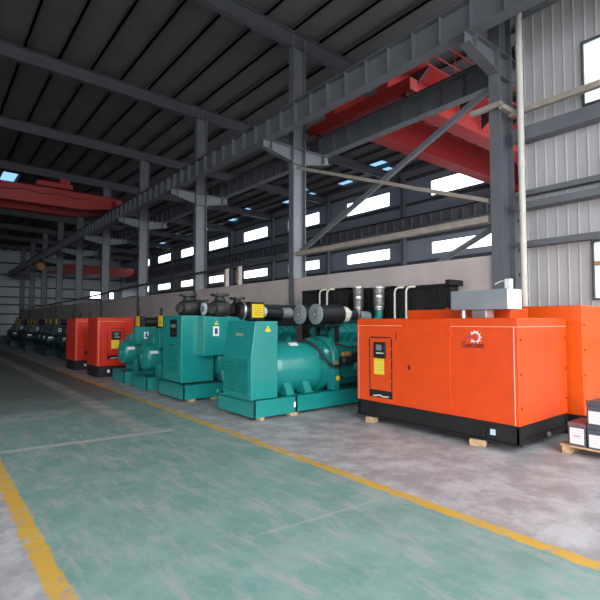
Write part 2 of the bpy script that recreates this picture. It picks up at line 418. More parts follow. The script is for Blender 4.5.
# runway girders
def runway(X, y0, y1, zb, name, label):
    zt = zb + 0.56; r = thing(name, (X, y0, zb), label, 'crane beam')
    L = y1 - y0; m = MB()
    m.box(-0.13, 0.13, 0, L, 0, 0.016).box(-0.15, 0.15, 0, L, 0.544, 0.56).box(-0.005, 0.005, 0, L, 0.016, 0.544)
    y = 0.3
    while y < L: m.box(-0.12, -0.005, y-0.006, y+0.006, 0.016, 0.544).box(0.005, 0.12, y-0.006, y+0.006, 0.016, 0.544); y += 0.6
    m.build('girder', STEEL, r, smooth=False)
    MB().box(-0.03, 0.03, 0, L, 0.56, 0.66).build('rail', IRON, r, smooth=False)
    return r
runway(7.12, -4.0, 60, 6.525, 'crane_runway_beam', 'grey plate girder with stiffeners on the aisle face of the columns')
runway(9.18, 4.0, 60, 6.525, 'crane_runway_beam', 'grey plate girder on the window-bay face of the columns')
runway(19.85, 4.0, 60, 6.525, 'crane_runway_beam', 'dark plate girder running between the two rows of windows')
# light ties and diagonals between columns
def bar(name, p0, p1, w, m_, label, cat, h=None):
    p0, p1 = Vector(p0), Vector(p1); d = p1-p0; mm = MB(); h = h or w
    q = d.to_track_quat('X', 'Z').to_matrix()
    mm.box(0, d.length, -w/2, w/2, -h/2, -h/2+0.008).box(0, d.length, -w/2, -w/2+0.008, -h/2, h/2).box(0, d.length, w/2-0.008, w/2, -h/2, h/2)
    o = mm.build(name, m_, smooth=False); o.location = p0; o.rotation_euler = q.to_euler()
    return tag(o, label, cat)
bar('cross_brace', (7.97, 4.34, 3.80), (7.97, 9.99, 5.90), 0.08, TAN, 'thin tan brace rising from the first column to the second', 'brace')
bar('cross_brace', (8.10, 4.36, 5.95), (8.10, 9.97, 3.55), 0.10, STEEL, 'grey diagonal brace coming down from the top of the first column', 'brace')
bar('cross_brace', (8.26, 4.36, 3.38), (8.26, 9.97, 0.92), 0.09, STEEL, 'grey diagonal brace dipping behind the plaster wall beside the first column', 'brace')
bar('tie_beam', (7.97, 4.34, 3.47), (7.97, 9.99, 3.47), 0.11, TAN, 'tan tie beam above the plaster wall between the first two columns', 'beam', 0.12)
tag(MB().tube([(7.86, 10.3, 3.47), (7.85, 22, 3.3), (7.86, 34, 3.05), (7.85, 46, 2.95), (7.86, 57, 2.95)], 0.05, 10).build('tie_pipe', STEEL2), 'long dark pipe strung along the far columns above the plaster wall', 'pipe')

# rainwater pipe at the end of the ribbed wall
r = thing('downpipe', (8.03, 3.765, 0), 'cream downpipe beside the first column at the end of the white ribbed wall', 'pipe')
MB().cyl((0, 0, 0), (0, 0, 9.6), 0.055).build('pipe', PIPE, r)
m = MB()
for z in (2.0, 4.3, 6.4, 8.4): m.lathe([(0, 0.062), (0.1, 0.062)], (0, 0, z), (0, 0, 1), 20)
m.each('pipe_collar', PIPE, r)

# tan posts on the plaster wall
for Y, lab in ((14.03, 'pale wooden post on top of the plaster wall, further from the camera'), (13.18, 'pale wooden post on top of the plaster wall, nearer to the camera')):
    tag(MB().box(8.0, 8.14, Y-0.07, Y+0.07, 2.8, 3.5).build('wall_post', TAN, bevel=0.006, smooth=False), lab, 'post', 'pale posts on the plaster wall')

# ================================================================ CRANES
def crane(root, ys, x0, x1, zrail, depth, belly, up=0.25):
    for y in ys:
        m = MB(); e = min(1.6, (x1-x0)*0.12)
        prof = [(x0, zrail+up), (x0+e, zrail+up-belly), (x1-e, zrail+up-belly), (x1, zrail+up), (x1, zrail+up+depth), (x0, zrail+up+depth)]
        m.prism(prof, 'y', y-0.19, y+0.19)
        m.prism([(p[0], p[1]-0.015) for p in prof[:4]] + [(p[0], p[1]+0.003) for p in prof[3::-1]], 'y', y-0.27, y+0.27)
        m.box(x0, x1, y-0.27, y+0.27, zrail+up+depth, zrail+up+0.02+depth)
        m.build('girder', CRANE, root, smooth=False)
        MB().box(x0+0.1, x1-0.1, y-0.03, y+0.03, zrail+up+0.02+depth, zrail+up+0.08+depth).build('trolley_rail', IRON, root, smooth=False)
    for x in (x0+0.12, x1-0.12):
        m = MB(); m.box(x-0.15, x+0.15, ys[0]-0.9, ys[-1]+0.9, zrail+0.06, zrail+0.36)
        o = m.build('end_carriage', CRANE, root, bevel=0.01, smooth=False)
        for y in (ys[0]-0.6, ys[-1]+0.6): MB().cyl((x-0.05, y, zrail+0.13), (x+0.05, y, zrail+0.13), 0.13).build('wheel', IRON, o)
def trolley(root, xa, xb, y0, y1, z):
    t = MB().box(xa, xb, y0, y1, z, z+0.22).build('trolley', CRANE, root, bevel=0.02, smooth=False)
    MB().lathe([(0, 0.16), (0.04, 0.19), (xb-xa-0.55, 0.19), (xb-xa-0.5, 0.16)], (xa+0.25, (y0+y1)/2, z+0.38), (1, 0, 0)).build('hoist_drum', CRANE, t)
    MB().box(xb-0.55, xb-0.1, y0+0.1, y1-0.1, z+0.22, z+0.5).build('motor_box', CRANE, t, bevel=0.02, smooth=False)
r = thing('overhead_crane', (0, 0, 7.185), 'dark red bridge crane spanning the main aisle far overhead', 'crane', 'red overhead cranes')
crane(r, (24.0, 25.7), XL+1.9, 7.12+0.25, 0.0, 0.50, 0.26, 0.08); trolley(r, 3.77, 5.3, 23.7, 26.0, 0.66)
m = MB(); m.tube([(0.5 + 0.35*i, 23.74, 0.40 - 0.12*math.sin(math.pi*((i % 4)/4.0))) for i in range(17)], 0.018, 6)
m.build('festoon_cable', RUB, r)
runway(XL+2.05, -4.0, 60, 6.525, 'crane_runway_beam', 'grey plate girder along the unseen far side of the aisle')
r = thing('overhead_crane', (0, 0, 7.185), 'bright red double-girder crane under the roof of the window bay', 'crane', 'red overhead cranes')
crane(r, (7.75, 9.75), 9.0, 20.0, 0.0, 0.90, 0.08, 0.33)
m = MB(); m.box(9.6, 19.5, 6.85, 7.46, 0.92, 0.96)
m.build('walkway', CRANE, r, smooth=False)
m = MB()
for i in range(9):
    x = 9.8 + 1.2*i; m.tube([(x, 6.9, 0.95), (x, 6.9, 1.75)], 0.02, 6)
for z in (1.3, 1.75): m.tube([(9.8, 6.9, z), (19.4, 6.9, z)], 0.02, 6)
m.build('railing', CRANE, r)
m = MB()
for i in range(9):
    x = 9.8 + 1.2*i; m.prism([(6.85, 0.92), (7.5, 0.92), (7.5, 0.42)], 'x', x-0.02, x+0.02)
m.each('walkway_bracket', IRON, r, smooth=False)
r = thing('overhead_crane', (0, 0, 7.185), 'small distant red crane in front of the pale end wall', 'crane', 'red overhead cranes')
crane(r, (57.6,), 9.0, 20.0, -0.2, 0.85, 0.2)
r = thing('cable_drum', (7.12, 42.0, 6.02), 'round ochre cable drum hung under the aisle runway girder', 'drum')
MB().lathe([(0, 0.30), (0.05, 0.33), (0.30, 0.33), (0.35, 0.30)], (-0.17, 0, 0), (0.45, -1, 0)).build('drum_body', DRUMTAN, r)
MB().lathe([(0, 0.15), (0.06, 0.15)], (-0.21, -0.02, 0), (0.45, -1, 0)).build('hub', BLACK, r)
MB().box(-0.04, 0.04, -0.25, -0.17, 0.2, 0.505).build('hanger', IRON, r)

# ================================================================ CANOPY GENERATORS
def canopy_gen(name, loc, rz, L, D, zt, zp, zb, paint, label, group, detail=True, panel=None):
    """long axis local x (left to right seen from the front), front at y=0, depth along +y"""
    r = thing(name, loc, label, 'generator', group, rz)
    # skid
    m = MB()
    m.box(0, L, 0.02, 0.05, zb, zp).box(0, L, D-0.05, D-0.02, zb, zp).box(0.02, 0.05, 0.02, D-0.02, zb, zp).box(L-0.05, L-0.02, 0.02, D-0.02, zb, zp)
    m.box(0, L, -0.02, 0.06, zb, zb+0.02).box(0, L, D-0.06, D+0.02, zb, zb+0.02).box(0, L, 0, D, zp-0.02, zp-0.002)
    m.box(0.0, L, 0.06, D-0.06, zb+0.05, zb+0.07)
    m.build('skid', BLACK, r, smooth=False)
    # shell with a recessed roof lip
    m = MB(); m.box(0, L, 0, D, zp, zt)
    m.build('canopy_shell', paint, r, bevel=0.012, smooth=False)
    if not detail: return r
    seam_z = zt - 0.115
    e = 0.006
    px0, px1, pz0, pz1 = panel
    d1, d2 = L*0.35, L*0.655
    m = MB()
    for a, b in ((0.05, d1-0.012), (d2+0.012, L-0.055)): m.box(a, b, -e, 0.0, zp+0.012, seam_z)
    m.each('side_panel', paint, r, bevel=0.004, smooth=False)
    m = MB(); m.box(d1, d2, -0.012, 0.0, zp+0.03, seam_z-0.005)
    door = m.build('door', paint, r, bevel=0.005, smooth=False)
    m = MB()
    for z in (zp+0.12, seam_z-0.10): m.box(d2-0.02, d2+0.03, -0.022, -0.012, z-0.045, z+0.045)
    m.each('hinge', paint, door, bevel=0.003, smooth=False)
    hx = d1+0.13; hz = (zp+seam_z)/2 - 0.01
    MB().box(hx-0.05, hx+0.06, -0.016, -0.012, hz-0.06, hz+0.06).build('latch_plate', paint, door, bevel=0.003, smooth=False)
    MB().box(hx-0.012, hx+0.02, -0.026, -0.016, hz-0.035, hz+0.035).build('latch', BLACK, door, bevel=0.004, smooth=False)
    # bright folded edges of the panels
    m = MB()
    m.box(0.03, d1-0.01, -0.010, 0, seam_z, seam_z+0.008).box(d2+0.005, L, -0.010, 0, seam_z, seam_z+0.008)
    m.box(0.04, 0.048, -0.010, 0, zp+0.01, seam_z).box(L-0.056, L-0.046, -0.010, 0, zp+0.01, seam_z)
    m.box(L, L+0.010, 0, D, seam_z, seam_z+0.008)
    m.each('edge_trim', SEAM, r, smooth=False)
    # control door: dashed slot outline, controller, sticker, open slot below
    cd_ = MB().box(px0, px1, -0.012, -0.004, pz0, pz1).build('control_door', paint, r, bevel=0.003, smooth=False)
    m = MB(); g = 0.018
    n = 5
    for i in range(n):
        a = pz0 + (pz1-pz0)*i/n + 0.01; b = pz0 + (pz1-pz0)*(i+1)/n - 0.01
        m.box(px0-g, px0, -0.014, -0.004, a, b).box(px1, px1+g, -0.014, -0.004, a, b)
    for i in range(2):
        a = px0 + (px1-px0)*i/2 + 0.005; b = px0 + (px1-px0)*(i+1)/2 - 0.008
        m.box(a, b, -0.014, -0.004, pz1, pz1+g)
    m.build('door_gap', BLACK, cd_, smooth=False)
    cz = pz1 - 0.19; cx = (px0+px1)/2; w = (px1-px0)*0.29
    cb = MB().box(cx-w, cx+w, -0.045, -0.012, cz-0.125, cz+0.125).build('controller', BLACK, r, bevel=0.02, smooth=False)
    MB().box(cx-w*0.45, cx+w*0.4, -0.048, -0.045, cz-0.005, cz+0.085).build('display', SCREEN, cb, smooth=False)
    MB().box(cx-w*0.45, cx+w*0.75, -0.048, -0.045, cz-0.055, cz-0.037).build('button_strip', CREAM, cb, smooth=False)
    m = MB().lathe([(0, 0.018), (0.008, 0.016)], (cx+w*0.68, -0.045, cz+0.04), (0, -1, 0), 12)
    m.build('knob', IRON, cb)
    s = MB().box(cx-w-0.005, cx+w*0.62, -0.016, -0.012, cz-0.385, cz-0.135).build('warning_sticker', YEL, r, smooth=False)
    m = MB()
    for i in range(4): m.box(cx-w+0.02, cx+w*0.5, -0.018, -0.016, cz-0.345+0.05*i, cz-0.339+0.05*i)
    m.build('sticker_print', CREAM, s, smooth=False)
    m = MB().box(px0-g, px1+g, -0.016, -0.002, pz0-0.115, pz0)
    sl = m.build('cable_slot', BLACK, r, bevel=0.004, smooth=False)
    MB().tube([(px0+0.07, -0.02, pz0-0.095), (cx, -0.022, pz0-0.075), (cx+0.06, -0.022, pz0-0.095), (px1-0.05, -0.02, pz0-0.085)], 0.012, 6).build('cable_end', CREAM, sl)
    # end face bolts
    pts = [(L, yy, zp + f*(seam_z-zp)) for yy in (0.05, D-0.05) for f in (0.18, 0.52, 0.87)]
    bolts(pts, (1, 0, 0), 0.014, 0.012).each('bolt', DARKRED, r)
    return r

g1 = canopy_gen('canopy_generator', (5.61, 5.42, 0), -R90, 2.70, 1.40, 1.645, 0.325, 0.085, ORANGE,
                'orange canopied generator with galvanised box on its roof and black skid on wood blocks', 'orange canopy generators', True, (0.30, 0.73, 0.52, 1.34))
# emblem: open gear ring with a streak, and the name below
ex, ez = 2.14, 1.396
m = MB()
for i in range(25):
    a0 = math.radians(-150 + 300*i/25); a1 = math.radians(-150 + 300*(i+1)/25)
    m.prism([(ex + 0.072*math.cos(a0), ez + 0.072*math.sin(a0)), (ex + 0.072*math.cos(a1), ez + 0.072*math.sin(a1)), (ex + 0.052*math.cos(a1), ez + 0.052*math.sin(a1)), (ex + 0.052*math.cos(a0), ez + 0.052*math.sin(a0))], 'y', -0.010, -0.006)
for i in range(9):
    a = math.radians(-130 + 260*i/8); c, s_ = math.cos(a), math.sin(a)
    m.prism([(ex + 0.068*c - 0.010*s_, ez + 0.068*s_ + 0.010*c), (ex + 0.068*c + 0.010*s_, ez + 0.068*s_ - 0.010*c), (ex + 0.088*c + 0.007*s_, ez + 0.088*s_ - 0.007*c), (ex + 0.088*c - 0.007*s_, ez + 0.088*s_ + 0.007*c)], 'y', -0.010, -0.006)
m.build('emblem', WHITE, g1, smooth=False)
MB().prism([(ex-0.15, ez-0.022), (ex+0.01, ez-0.018), (ex+0.01, ez+0.018), (ex-0.15, ez+0.022)], 'y', -0.010, -0.006).build('emblem_streak', REDPRINT, g1, smooth=False)
text_mesh('GenSet', 0.108, 'lettering', DARKRED, g1, Matrix.Translation((ex-0.04, -0.008, 1.290)) @ ONFRONT)
text_mesh('J', 0.13, 'letter_mark', DARKRED, g1, Matrix.Translation((0.83, -0.008, 1.385)) @ ONFRONT)
m = MB().box(0.48, 2.25, 0.73, 1.25, 1.645, 1.79); hd = m.build('roof_hood', ORANGE, g1, bevel=0.01, smooth=False)
MB().cyl((1.2, 0.8, 1.79), (1.2, 0.8, 1.815), 0.02, seg=10).build('lifting_bolt', ORANGE, hd)
m = MB()
for x in (0.33, 2.25): m.box(x-0.012, x+0.012, -0.05, 0.02, 0.13, 0.25)
m.each('tie_down_lug', BLACK, g1, bevel=0.004, smooth=False)
MB().box(2.32, 2.38, -0.004, 0.02, 0.17, 0.24).build('small_label', PALEDISC, g1, smooth=False)
m = MB().cyl((2.705, 0.75, 0.14), (2.73, 0.75, 0.14), 0.03, seg=12); m.build('drain_plug', SILVER, g1)

# galvanised box riding on the roof
r = thing('steel_box', (5.92, 3.84, 1.648), 'galvanised sheet metal box lying on the roof of the orange generator', 'box', rz=math.radians(-93))
MB().box(0, 0.86, 0, 0.36, 0.115, 0.385).build('box_body', GALV, r, bevel=0.006, smooth=False)
MB().box(0.86, 0.864, 0.01, 0.35, 0.12, 0.38).build('pale_end', WHITE, r, bevel=0.001, smooth=False)  # paler colour laid over the end face of the box
MB().box(0.30, 0.52, 0.06, 0.25, 0.0, 0.115).build('support', SILVER, r, bevel=0.006, smooth=False)
MB().cyl((0.13, 0.12, 0.0), (0.13, 0.12, 0.115), 0.045).build('support', SILVER, r)
MB().box(0.70, 0.78, 0.22, 0.30, 0.385, 0.53).build('outlet_post', WHITE, r, bevel=0.006, smooth=False)
MB().tube([(0.70, 0.26, 0.51), (0.62, 0.26, 0.505), (0.54, 0.26, 0.47)], 0.010, 6).build('outlet_wire', WHITE, r)

g2 = canopy_gen('canopy_generator', (7.13, 3.66, 0), -R90, 1.11, 1.02, 1.83, 0.29, 0.06, ORANGE2,
                'plain orange canopied generator standing behind the boxes, next to the ribbed wall', 'orange canopy generators', False)
bolts([(1.11, y, z) for y in (0.05,) for z in (0.5, 0.85, 1.2, 1.55)], (1, 0, 0), 0.013, 0.012).each('bolt', DARKRED, g2)
MB().box(1.11, 1.118, 0, 1.02, 1.73, 1.738).box(0, 1.11, -0.008, 0, 1.73, 1.738).each('edge_trim', ORANGE2, g2, smooth=False)
MB().box(0.12, 0.52, 0.06, 0.22, 0, 0.06).build('skid_foot', BLACK, g2, smooth=False)

def wood(x, y, sx, sy, h, lab, rz=0.1, group='wood blocks under the skids', z=0.0):
    o = MB().box(-sx/2, sx/2, -sy/2, sy/2, 0, h).build('wood_block', WOOD, bevel=0.006, smooth=False)
    o.location = (x, y, z); o.rotation_euler = (0, 0, rz); return tag(o, lab, 'wood block', group)
wood(5.60, 5.09, 0.15, 0.15, 0.083, 'small wood block under the skid of the orange generator, below its control door', 0.15)
wood(5.64, 3.28, 0.17, 0.20, 0.083, 'larger wood block under the skid of the orange generator, below its lettering', 0.35)
wood(6.85, 5.06, 0.3, 0.17, 0.083, 'wood block under the rear edge of the orange generator skid', 0.0)
wood(6.85, 3.2, 0.3, 0.2, 0.083, 'wood block under the rear corner of the orange generator skid', 0.0)

# batteries on a pallet
r = thing('wooden_pallet', (6.10, 0.75, 0), 'low wooden pallet under the dark batteries', 'pallet')
m = MB()
for i in range(7): m.box(0.0 + 0.145*i, 0.12 + 0.145*i, 0, 1.72, 0.085, 0.107)
m.each('deck_board', WOOD, r, bevel=0.003, smooth=False)
for yy in (0.02, 0.80, 1.60):
    MB().box(0.0, 0.99, yy, yy+0.10, 0.0, 0.085).build('bearer', WOOD, r, bevel=0.004, smooth=False)
def battery(loc, lab, lid=BATTOP, big=False):
    r = thing('battery', loc, lab, 'battery', 'boxed batteries on the pallet')
    w, d, h = 0.195, 0.40, 0.275
    MB().box(0, d, 0, w, 0, h-0.05).build('case', BATT, r, bevel=0.006, smooth=False)
    MB().box(-0.003, d, -0.003, w+0.003, h-0.05, h).build('lid', lid, r, bevel=0.006, smooth=False)
    z0, z1 = (0.025, 0.215) if big else (0.02, 0.165)
    s = MB().box(-0.004, 0.0, 0.02, w-0.02, z0, z1).build('paper_label', WHITE, r, smooth=False)
    m = MB()
    for i in range(4): m.box(-0.006, -0.004, 0.04+0.012*(i % 2), w-0.06+0.01*(i % 3), z1-0.035-0.03*i, z1-0.028-0.03*i)
    if big: m.box(-0.006, -0.004, 0.06, w-0.06, (z0+z1)/2-0.012, (z0+z1)/2+0.008)
    m.build('label_print', PALEPRINT, s, smooth=False)
    return r
BX, BY = 6.12, 2.185
battery((BX, BY, 0.107), 'low dark battery with a tall white label, standing alone at the orange generator end', BATTOP, True)
battery((BX, BY-0.21, 0.107), 'dark battery with white label at the bottom of the two-high stack beside the lone one', BATT)
battery((BX, BY-0.21, 0.382), 'dark battery with white label on top of the two-high stack', BATT)
for j in range(2):
    battery((BX, BY-0.42, 0.107+0.275*j), ('dark battery cut by the photo edge, bottom of its stack', 'dark battery cut by the photo edge, top of its stack')[j], BATT)

# ================================================================ OPEN GENERATORS
def base_frame(root, x0, x1, w, z0, z1, m_=TEAL, name='base_frame', lip=0.02):
    m = MB()
    for s_ in (-1, 1):
        y = s_*w/2
        m.box(x0, x1, min(y, y-s_*0.03), max(y, y-s_*0.03), z0, z1)
        m.box(x0, x1, min(y+s_*0.0, y-s_*0.12), max(y, y-s_*0.12), z1-0.015, z1)
    m.box(x0, x0+0.03, -w/2, w/2, z0, z1).box(x1-0.03, x1, -w/2, w/2, z0, z1)
    for i in range(3): xx = x0 + (x1-x0)*(i+0.5)/3; m.box(xx-0.06, xx+0.06, -w/2+0.03, w/2-0.03, z0+0.02, z1-0.02)
    m.box(x0, x1, -w/2+0.05, w/2-0.05, z1-0.05, z1-0.03)
    return m.build(name, m_, root, bevel=0.004, smooth=False)
def alternator(root, x0, x1, z, rad, zb, m_=TEAL, feet=True):
    L = x1-x0
    a = MB().lathe([(0, 0.12), (0.02, rad*0.78), (0.06, rad*0.93), (0.16, rad), (L*0.74, rad), (L*0.76, rad*1.03), (L*0.80, rad*1.03), (L*0.82, rad*0.97), (L*0.90, rad*0.95), (L*0.905, rad*1.1), (L, rad*1.1)], (x0, 0, z), (1, 0, 0), 48).build('alternator', m_, root)
    if feet:
        for i, f in enumerate((0.22, 0.55)):
            for s_ in (-1, 1):
                m = MB(); xx = x0 + L*f; yy = s_*rad*0.80
                for dx in (-0.07, 0.07):
                    m.prism([(yy-s_*0.10, zb), (yy+s_*0.16, zb), (yy+s_*0.02, z-rad*0.45), (yy-s_*0.12, z-rad*0.62)], 'x', xx+dx-0.010, xx+dx+0.010)
                m.box(xx-0.10, xx+0.10, min(yy-s_*0.10, yy+s_*0.17), max(yy-s_*0.10, yy+s_*0.17), zb, zb+0.015)
                m.prism([(yy+s_*0.13, zb), (yy+s_*0.145, zb), (yy+s_*0.005, z-rad*0.45), (yy-s_*0.01, z-rad*0.45)], 'x', xx-0.07, xx+0.07)
                m.build('mounting_foot', m_, a, smooth=False)
    MB().tube([(x0+L*0.5 + 0.04*math.cos(t), 0.04*0, z+rad+0.035+0.035*math.sin(t)) for t in [math.pi*2*i/14 for i in range(15)]], 0.011, 6).build('lifting_eye', m_, a)
    return a
def engine(root, x0, x1, w, zb, zt, m_=TEALD, vee=True):
    L = x1-x0; zc = (zb+zt)/2
    b = MB().box(x0, x1, -w*0.26, w*0.26, zb+0.12, zt-0.30).box(x0+0.05, x1-0.05, -w*0.18, w*0.18, zb-0.02, zb+0.14).build('engine_block', m_, root, bevel=0.02, smooth=False)
    fl = MB().lathe([(0, 0.46), (0.04, 0.5), (0.14, 0.5), (0.18, 0.42), (0.30, 0.40)], (x0-0.08, 0, zb+0.42), (1, 0, 0), 36).build('flywheel_housing', m_, root)
    for s_ in ((-1, 1) if vee else (1,)):
        for i in range(5):
            xx = x0+0.12+(L-0.2)*i/5
            rot = Matrix.Rotation(-s_*math.radians(38), 3, 'X') if vee else None
            m = MB(); m.box(xx, xx+(L-0.2)/5-0.03, s_*w*0.24-0.13, s_*w*0.24+0.13, zt-0.36, zt-0.08, rot)
            m.build('rocker_cover', m_, b, bevel=0.02, smooth=False)
        MB().tube([(x0+0.05, s_*w*0.10, zt-0.10), (x0+0.15, s_*w*0.10, zt-0.02), (x1-0.2, s_*w*0.10, zt-0.02), (x1, s_*w*0.08, zt-0.1)], 0.07, 12).build('intake_manifold', m_, b)
        m = MB()
        for i in range(3): m.lathe([(0, 0.05), (0.02, 0.055), (0.22, 0.055), (0.24, 0.03)], (x0+0.55+0.16*i, s_*w*0.38, zb+0.25), (0, 0, 1), 16)
        m.each('oil_filter', m_, b)
        MB().tube([(x0+0.3, s_*w*0.33, zb+0.15), (x0+0.9, s_*w*0.34, zb+0.17), (x1-0.2, s_*w*0.32, zb+0.15)], 0.04, 10).build('coolant_pipe', m_, b)
    s0 = MB().lathe([(0, 0.04), (0.03, 0.085), (0.30, 0.085), (0.32, 0.06), (0.42, 0.05)], (x0+0.12, -w*0.40, zb+0.46), (1, 0, 0), 20).build('starter_motor', IRON, b)
    MB().cyl((x0+0.15, -w*0.40-0.02, zb+0.58), (x0+0.33, -w*0.40-0.02, zb+0.58), 0.045).build('solenoid', DRUMTAN, b)
    m = MB()
    m.tube([(x0+0.55, -w*0.3, zb+0.55), (x0+0.7, -w*0.42, zb+0.6), (x0+0.95, -w*0.4, zb+0.5), (x0+1.2, -w*0.3, zb+0.55)], 0.022, 8)
    m.tube([(x0+0.1, -w*0.22, zt-0.42), (x0+0.35, -w*0.40, zt-0.5), (x0+0.7, -w*0.42, zt-0.52)], 0.02, 8)
    m.each('oil_hose', RUB, b)
    return b
def air_cleaner(root, p, L, rad, cap=DISC, elbow=True):
    a = MB().lathe([(0, rad*0.98), (L, rad*0.98), (L+0.02, rad*0.8)], p, (1, 0, 0), 32).build('air_cleaner', BLACK, root)
    x, y, z = p
    d = MB().lathe([(0, rad*0.2), (0.006, rad*0.92), (0.015, rad*1.04), (0.04, rad*1.05), (0.045, rad*0.98)], (x-0.035, y, z), (1, 0, 0), 36).build('end_cap', cap, a)
    m = MB().lathe([(0, rad*0.55), (0.008, rad*0.56), (0.009, rad*0.48)], (x-0.043, y, z), (1, 0, 0), 28); m.build('cap_ring', SILVER, a)
    MB().lathe([(0, 0.012), (0.02, 0.022)], (x-0.055, y, z), (1, 0, 0), 10).build('wing_nut', SILVER, a)
    if elbow:
        MB().lathe([(0, rad*0.75), (0.01, rad*0.84), (0.13, rad*0.84), (0.14, rad*0.6)], (x+L+0.02, y, z), (1, 0, 0), 28).build('sleeve', CREAM, a)
        MB().tube([(x+L+0.12, y, z), (x+L+0.30, y, z+0.01), (x+L+0.50, y, z-0.02)], rad*0.55, 18).build('rubber_elbow', RUB, a)
        m = MB()
        for xx in (0.2, 0.42): m.lathe([(0, rad*0.58), (0.02, rad*0.6), (0.04, rad*0.58)], (x+L+xx, y, z), (1, 0, 0), 24)
        m.each('hose_clamp', SILVER, a)
        MB().lathe([(0, rad*0.5), (0.16, rad*0.62), (0.30, rad*0.62), (0.32, rad*0.4)], (x+L+0.48, y, z-0.02), (1, 0, -0.08), 22).build('turbo_inlet', DISC, a)
    return a
def exhaust_stack(root, x, y, z0, z1, zt):
    MB().tube([(x, y, z0+0.14), (x, y, z0+0.05), (x-0.04, y, z0-0.06), (x-0.16, y, z0-0.13), (x-0.38, y, z0-0.16)], 0.09, 16).build('exhaust_elbow', TEALD, root)
    prof = [(0, 0.095), (0.05, 0.10), (0.06, 0.115), (0.08, 0.115)]; t = 0.08; H_ = z1-z0-0.14
    while t < H_-0.12:
        prof += [(t, 0.10), (t+0.018, 0.122), (t+0.036, 0.10)]; t += 0.036
        if abs(t-H_*0.5) < 0.03: prof += [(t, 0.115), (t+0.05, 0.115)]; t += 0.05
    prof += [(t, 0.105), (t+0.03, 0.135), (t+0.06, 0.135), (t+0.065, 0.05)]
    MB().lathe(prof, (x, y, z0+0.14), (0, 0, 1), 24).build('exhaust_bellows', SILVER, root)
def radiator(root, x, y0, y1, z0, z1, th=0.22, pipes=True, qs=(0.34, 0.50)):
    f = MB().box(x, x+th, y0, y0+0.06, z0, z1).box(x, x+th, y1-0.06, y1, z0, z1).box(x, x+th, y0, y1, z1-0.07, z1).box(x, x+th, y0, y1, z0, z0+0.07)
    f = f.build('radiator_frame', BLACK, root, bevel=0.005, smooth=False)
    m = MB().box(x+0.05, x+th-0.05, y0+0.05, y1-0.05, z0+0.05, z1-0.05)
    n = 26
    for i in range(n): yy = y0+0.07+(y1-y0-0.14)*i/(n-1); m.box(x+0.03, x+0.05, yy-0.006, yy+0.006, z0+0.07, z1-0.07)
    m.build('radiator_core', CORE, f, smooth=False)
    m = MB()
    for q in (0.25, 0.62): yy = y0+(y1-y0)*q; m.box(x-0.02, x+0.04, yy-0.03, yy+0.03, z0+0.07, z1-0.07)
    m.each('radiator_stay', BLACK, f, smooth=False)
    if pipes:
        for q in qs:
            yy = y0+(y1-y0)*q
            MB().tube([(x-0.12, yy, z1-0.75), (x-0.12, yy, z1-0.12), (x-0.11, yy-0.02, z1-0.05), (x-0.07, yy-0.06, z1-0.02), (x+0.02, yy-0.13, z1-0.02), (x+0.1, yy-0.2, z1-0.03)], 0.021, 10).build('vent_pipe', CREAM, f)
    return f
def louvres(root, x, y0, y1, z0, z1, n, m_, name='louvre'):
    m = MB(); ym = (y0+y1)/2
    for i in range(n):
        z = z0 + (z1-z0)*i/(n-1)
        for a, b in ((y0, ym-0.015), (ym+0.015, y1)): m.prism([(x, z-0.004), (x-0.026, z-0.002), (x-0.022, z+0.006), (x, z+0.020)], 'y', a, b)
    return m.build(name, m_, root, smooth=False)
def warn_triangle(root, cx, y, cz, s=0.07):
    o = MB().prism([(cx-s, cz-s*0.8), (cx+s, cz-s*0.8), (cx, cz+s*0.9)], 'y', y-0.003, y).build('warning_triangle', YEL, root, smooth=False)
    MB().prism([(cx-0.008, cz-s*0.45), (cx+0.012, cz-s*0.05), (cx-0.002, cz-s*0.02), (cx+0.010, cz+s*0.4), (cx-0.018, cz+s*0.02), (cx-0.002, cz-s*0.03)], 'y', y-0.005, y-0.003).build('bolt_symbol', BLACK, o, smooth=False)
def yellow_sign(root, axis, x, y, z, w, h, m_=YEL):
    b = MB()
    b.box(*((x-0.012, x, y-w/2, y+w/2, z-h/2, z+h/2) if axis == 'x' else (x-w/2, x+w/2, y-0.012, y, z-h/2, z+h/2)))
    o = b.build('yellow_sign', m_, root, bevel=0.003, smooth=False)
    m = MB()
    for i in range(5):
        zz = z+h*0.32-h*0.15*i; ww = w*(0.36 if i % 2 else 0.30)
        m.box(*((x-0.014, x-0.012, y-ww, y+ww, zz, zz+0.01) if axis == 'x' else (x-ww, x+ww, y-0.014, y-0.012, zz, zz+0.01)))
    m.build('sign_print', DRUMTAN, o, smooth=False)
    return o

GRP = 'teal open-frame generators'
# ---- big teal set nearest the orange one
Y1 = 6.87
t1 = thing('open_generator', (4.13, Y1, 0), 'large teal open generator with louvred sloping cabinet and long barrel alternator', 'generator', GRP)
base_frame(t1, 0.0, 0.86, 1.22, 0.05, 0.335); base_frame(t1, 0.875, 3.45, 1.16, 0.05, 0.335)
MB().box(0.80, 0.84, -0.616, -0.61, 0.14, 0.23).build('base_label', WHITE, t1, smooth=False)
m = MB()
for s_ in (-1, 1): m.box(-0.05, 0.01, s_*0.55-0.035, s_*0.55+0.035, 0.335, 0.40)
m.each('lifting_lug', TEAL, t1, bevel=0.01, smooth=False)
cab = MB().prism([(-0.04, 0.335), (-0.04, 1.02), (0.045, 1.605), (0.49, 1.605), (0.49, 0.335)], 'y', -0.565, 0.315).build('control_cabinet', TEAL, t1, bevel=0.008, smooth=False)
louvres(cab, -0.04, -0.50, 0.25, 0.43, 0.95, 13, TEAL)
MB().box(-0.045, 0.488, -0.57, 0.32, 1.015, 1.022).build('cabinet_seam', TEALD, cab, smooth=False)
